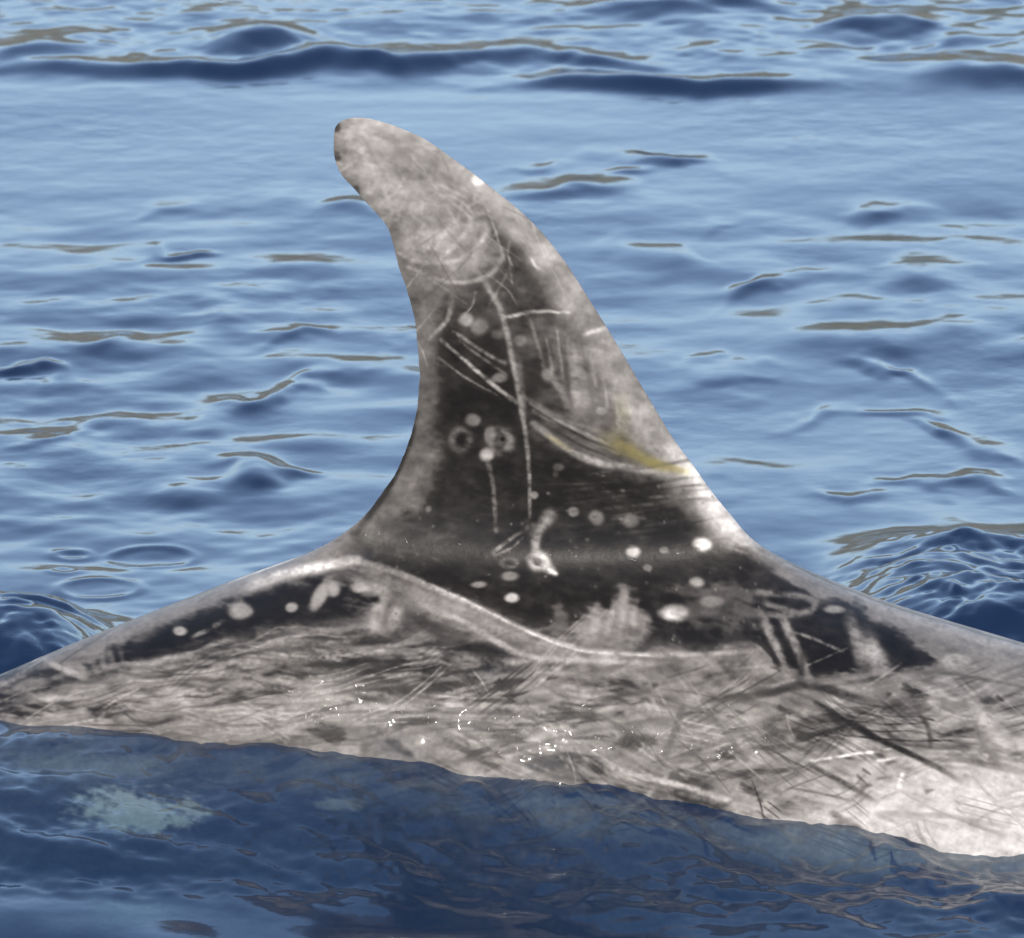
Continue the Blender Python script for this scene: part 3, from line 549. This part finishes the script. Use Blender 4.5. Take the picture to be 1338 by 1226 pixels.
vx, vy, vz = V.T
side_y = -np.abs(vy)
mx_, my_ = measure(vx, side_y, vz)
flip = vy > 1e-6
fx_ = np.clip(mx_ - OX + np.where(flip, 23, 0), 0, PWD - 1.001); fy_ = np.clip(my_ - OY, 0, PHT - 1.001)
def lookup(img):
    xi = fx_.astype(int); yi = fy_.astype(int); tx = fx_ - xi; ty = fy_ - yi
    x1 = np.minimum(xi + 1, PWD - 1); y1 = np.minimum(yi + 1, PHT - 1)
    return (img[yi, xi]*(1-tx) + img[yi, x1]*tx)*(1-ty) + (img[y1, xi]*(1-tx) + img[y1, x1]*tx)*ty
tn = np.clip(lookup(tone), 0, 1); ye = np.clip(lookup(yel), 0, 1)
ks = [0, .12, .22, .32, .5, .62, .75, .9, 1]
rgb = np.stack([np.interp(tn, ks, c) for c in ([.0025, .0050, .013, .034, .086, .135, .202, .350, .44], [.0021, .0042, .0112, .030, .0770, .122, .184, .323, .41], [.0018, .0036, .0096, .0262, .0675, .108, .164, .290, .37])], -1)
rgb = rgb * (1 - ye[:, None] * np.array([0.0, 0.10, 0.70]))
wet = np.exp(-((gxp - 590) / 170.)**4 - ((gyp - 990) / 50.)**4) + np.exp(-((gxp - 466) / 26.)**2 - ((gyp - 729) / 9.)**2) + 0.5 * np.exp(-((gxp - 640) / 60.)**2 - ((gyp - 862) / 26.)**2) \
    + 0.15 * np.exp(-((gxp - 900) / 200.)**4 - ((gyp - 1030) / 50.)**4)
wt = dolphin.data.attributes.new('wetness', 'FLOAT', 'POINT'); wt.data.foreach_set('value', (np.clip(lookup(wet), 0, 1) * 0.6).astype(np.float32))
ca = dolphin.data.color_attributes.new('pigment', 'FLOAT_COLOR', 'POINT')
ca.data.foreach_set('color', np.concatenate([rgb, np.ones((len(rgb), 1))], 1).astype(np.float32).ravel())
mt, N, L = material('dolphin_skin')
out = N.new('ShaderNodeOutputMaterial'); b = N.new('ShaderNodeBsdfPrincipled')
at = N.new('ShaderNodeVertexColor'); at.layer_name = 'pigment'
tc = N.new('ShaderNodeTexCoord')
n1 = N.new('ShaderNodeTexNoise'); n1.inputs['Scale'].default_value = 140; n1.inputs['Detail'].default_value = 5; L.new(tc.outputs['Object'], n1.inputs['Vector'])
mr = N.new('ShaderNodeMapRange'); mr.inputs['To Min'].default_value = 0.72; mr.inputs['To Max'].default_value = 1.28; L.new(n1.outputs[0], mr.inputs[0])
vm = N.new('ShaderNodeVectorMath'); vm.operation = 'SCALE'; L.new(at.outputs[0], vm.inputs[0]); L.new(mr.outputs[0], vm.inputs['Scale'])
L.new(vm.outputs[0], b.inputs['Base Color'])
n2 = N.new('ShaderNodeTexNoise'); n2.inputs['Scale'].default_value = 42; n2.inputs['Detail'].default_value = 3; n2.inputs['Roughness'].default_value = 0.6; L.new(tc.outputs['Object'], n2.inputs['Vector'])
bp = N.new('ShaderNodeBump'); bp.inputs['Strength'].default_value = 0.2; bp.inputs['Distance'].default_value = 0.004; L.new(n2.outputs[0], bp.inputs['Height'])
L.new(bp.outputs[0], b.inputs['Normal'])
b.inputs['Roughness'].default_value = 0.40; b.inputs['IOR'].default_value = 1.36; b.inputs['Specular IOR Level'].default_value = 0.13
# a broken film of sea water over the skin
n3 = N.new('ShaderNodeTexNoise'); n3.inputs['Scale'].default_value = 52; n3.inputs['Detail'].default_value = 0.6; L.new(tc.outputs['Object'], n3.inputs['Vector'])
b3 = N.new('ShaderNodeBump'); b3.inputs['Strength'].default_value = 0.75; b3.inputs['Distance'].default_value = 0.006; L.new(n3.outputs[0], b3.inputs['Height'])
L.new(b3.outputs[0], b.inputs['Coat Normal'])
n4 = N.new('ShaderNodeTexNoise'); n4.inputs['Scale'].default_value = 26; n4.inputs['Detail'].default_value = 1; L.new(tc.outputs['Object'], n4.inputs['Vector'])
m4 = N.new('ShaderNodeMapRange'); m4.inputs['From Min'].default_value = 0.50; m4.inputs['From Max'].default_value = 0.60; L.new(n4.outputs[0], m4.inputs[0])
wa = N.new('ShaderNodeAttribute'); wa.attribute_name = 'wetness'
mw = N.new('ShaderNodeMath'); mw.operation = 'MULTIPLY'; L.new(wa.outputs['Fac'], mw.inputs[0]); L.new(m4.outputs[0], mw.inputs[1])
mw2 = N.new('ShaderNodeMath'); mw2.operation = 'ADD'; mw2.inputs[1].default_value = 0.006; L.new(mw.outputs[0], mw2.inputs[0])
L.new(mw2.outputs[0], b.inputs['Coat Weight']); b.inputs['Coat Roughness'].default_value = 0.07; b.inputs['Coat IOR'].default_value = 1.33
L.new(b.outputs[0], out.inputs[0])
dolphin.data.materials.append(mt)
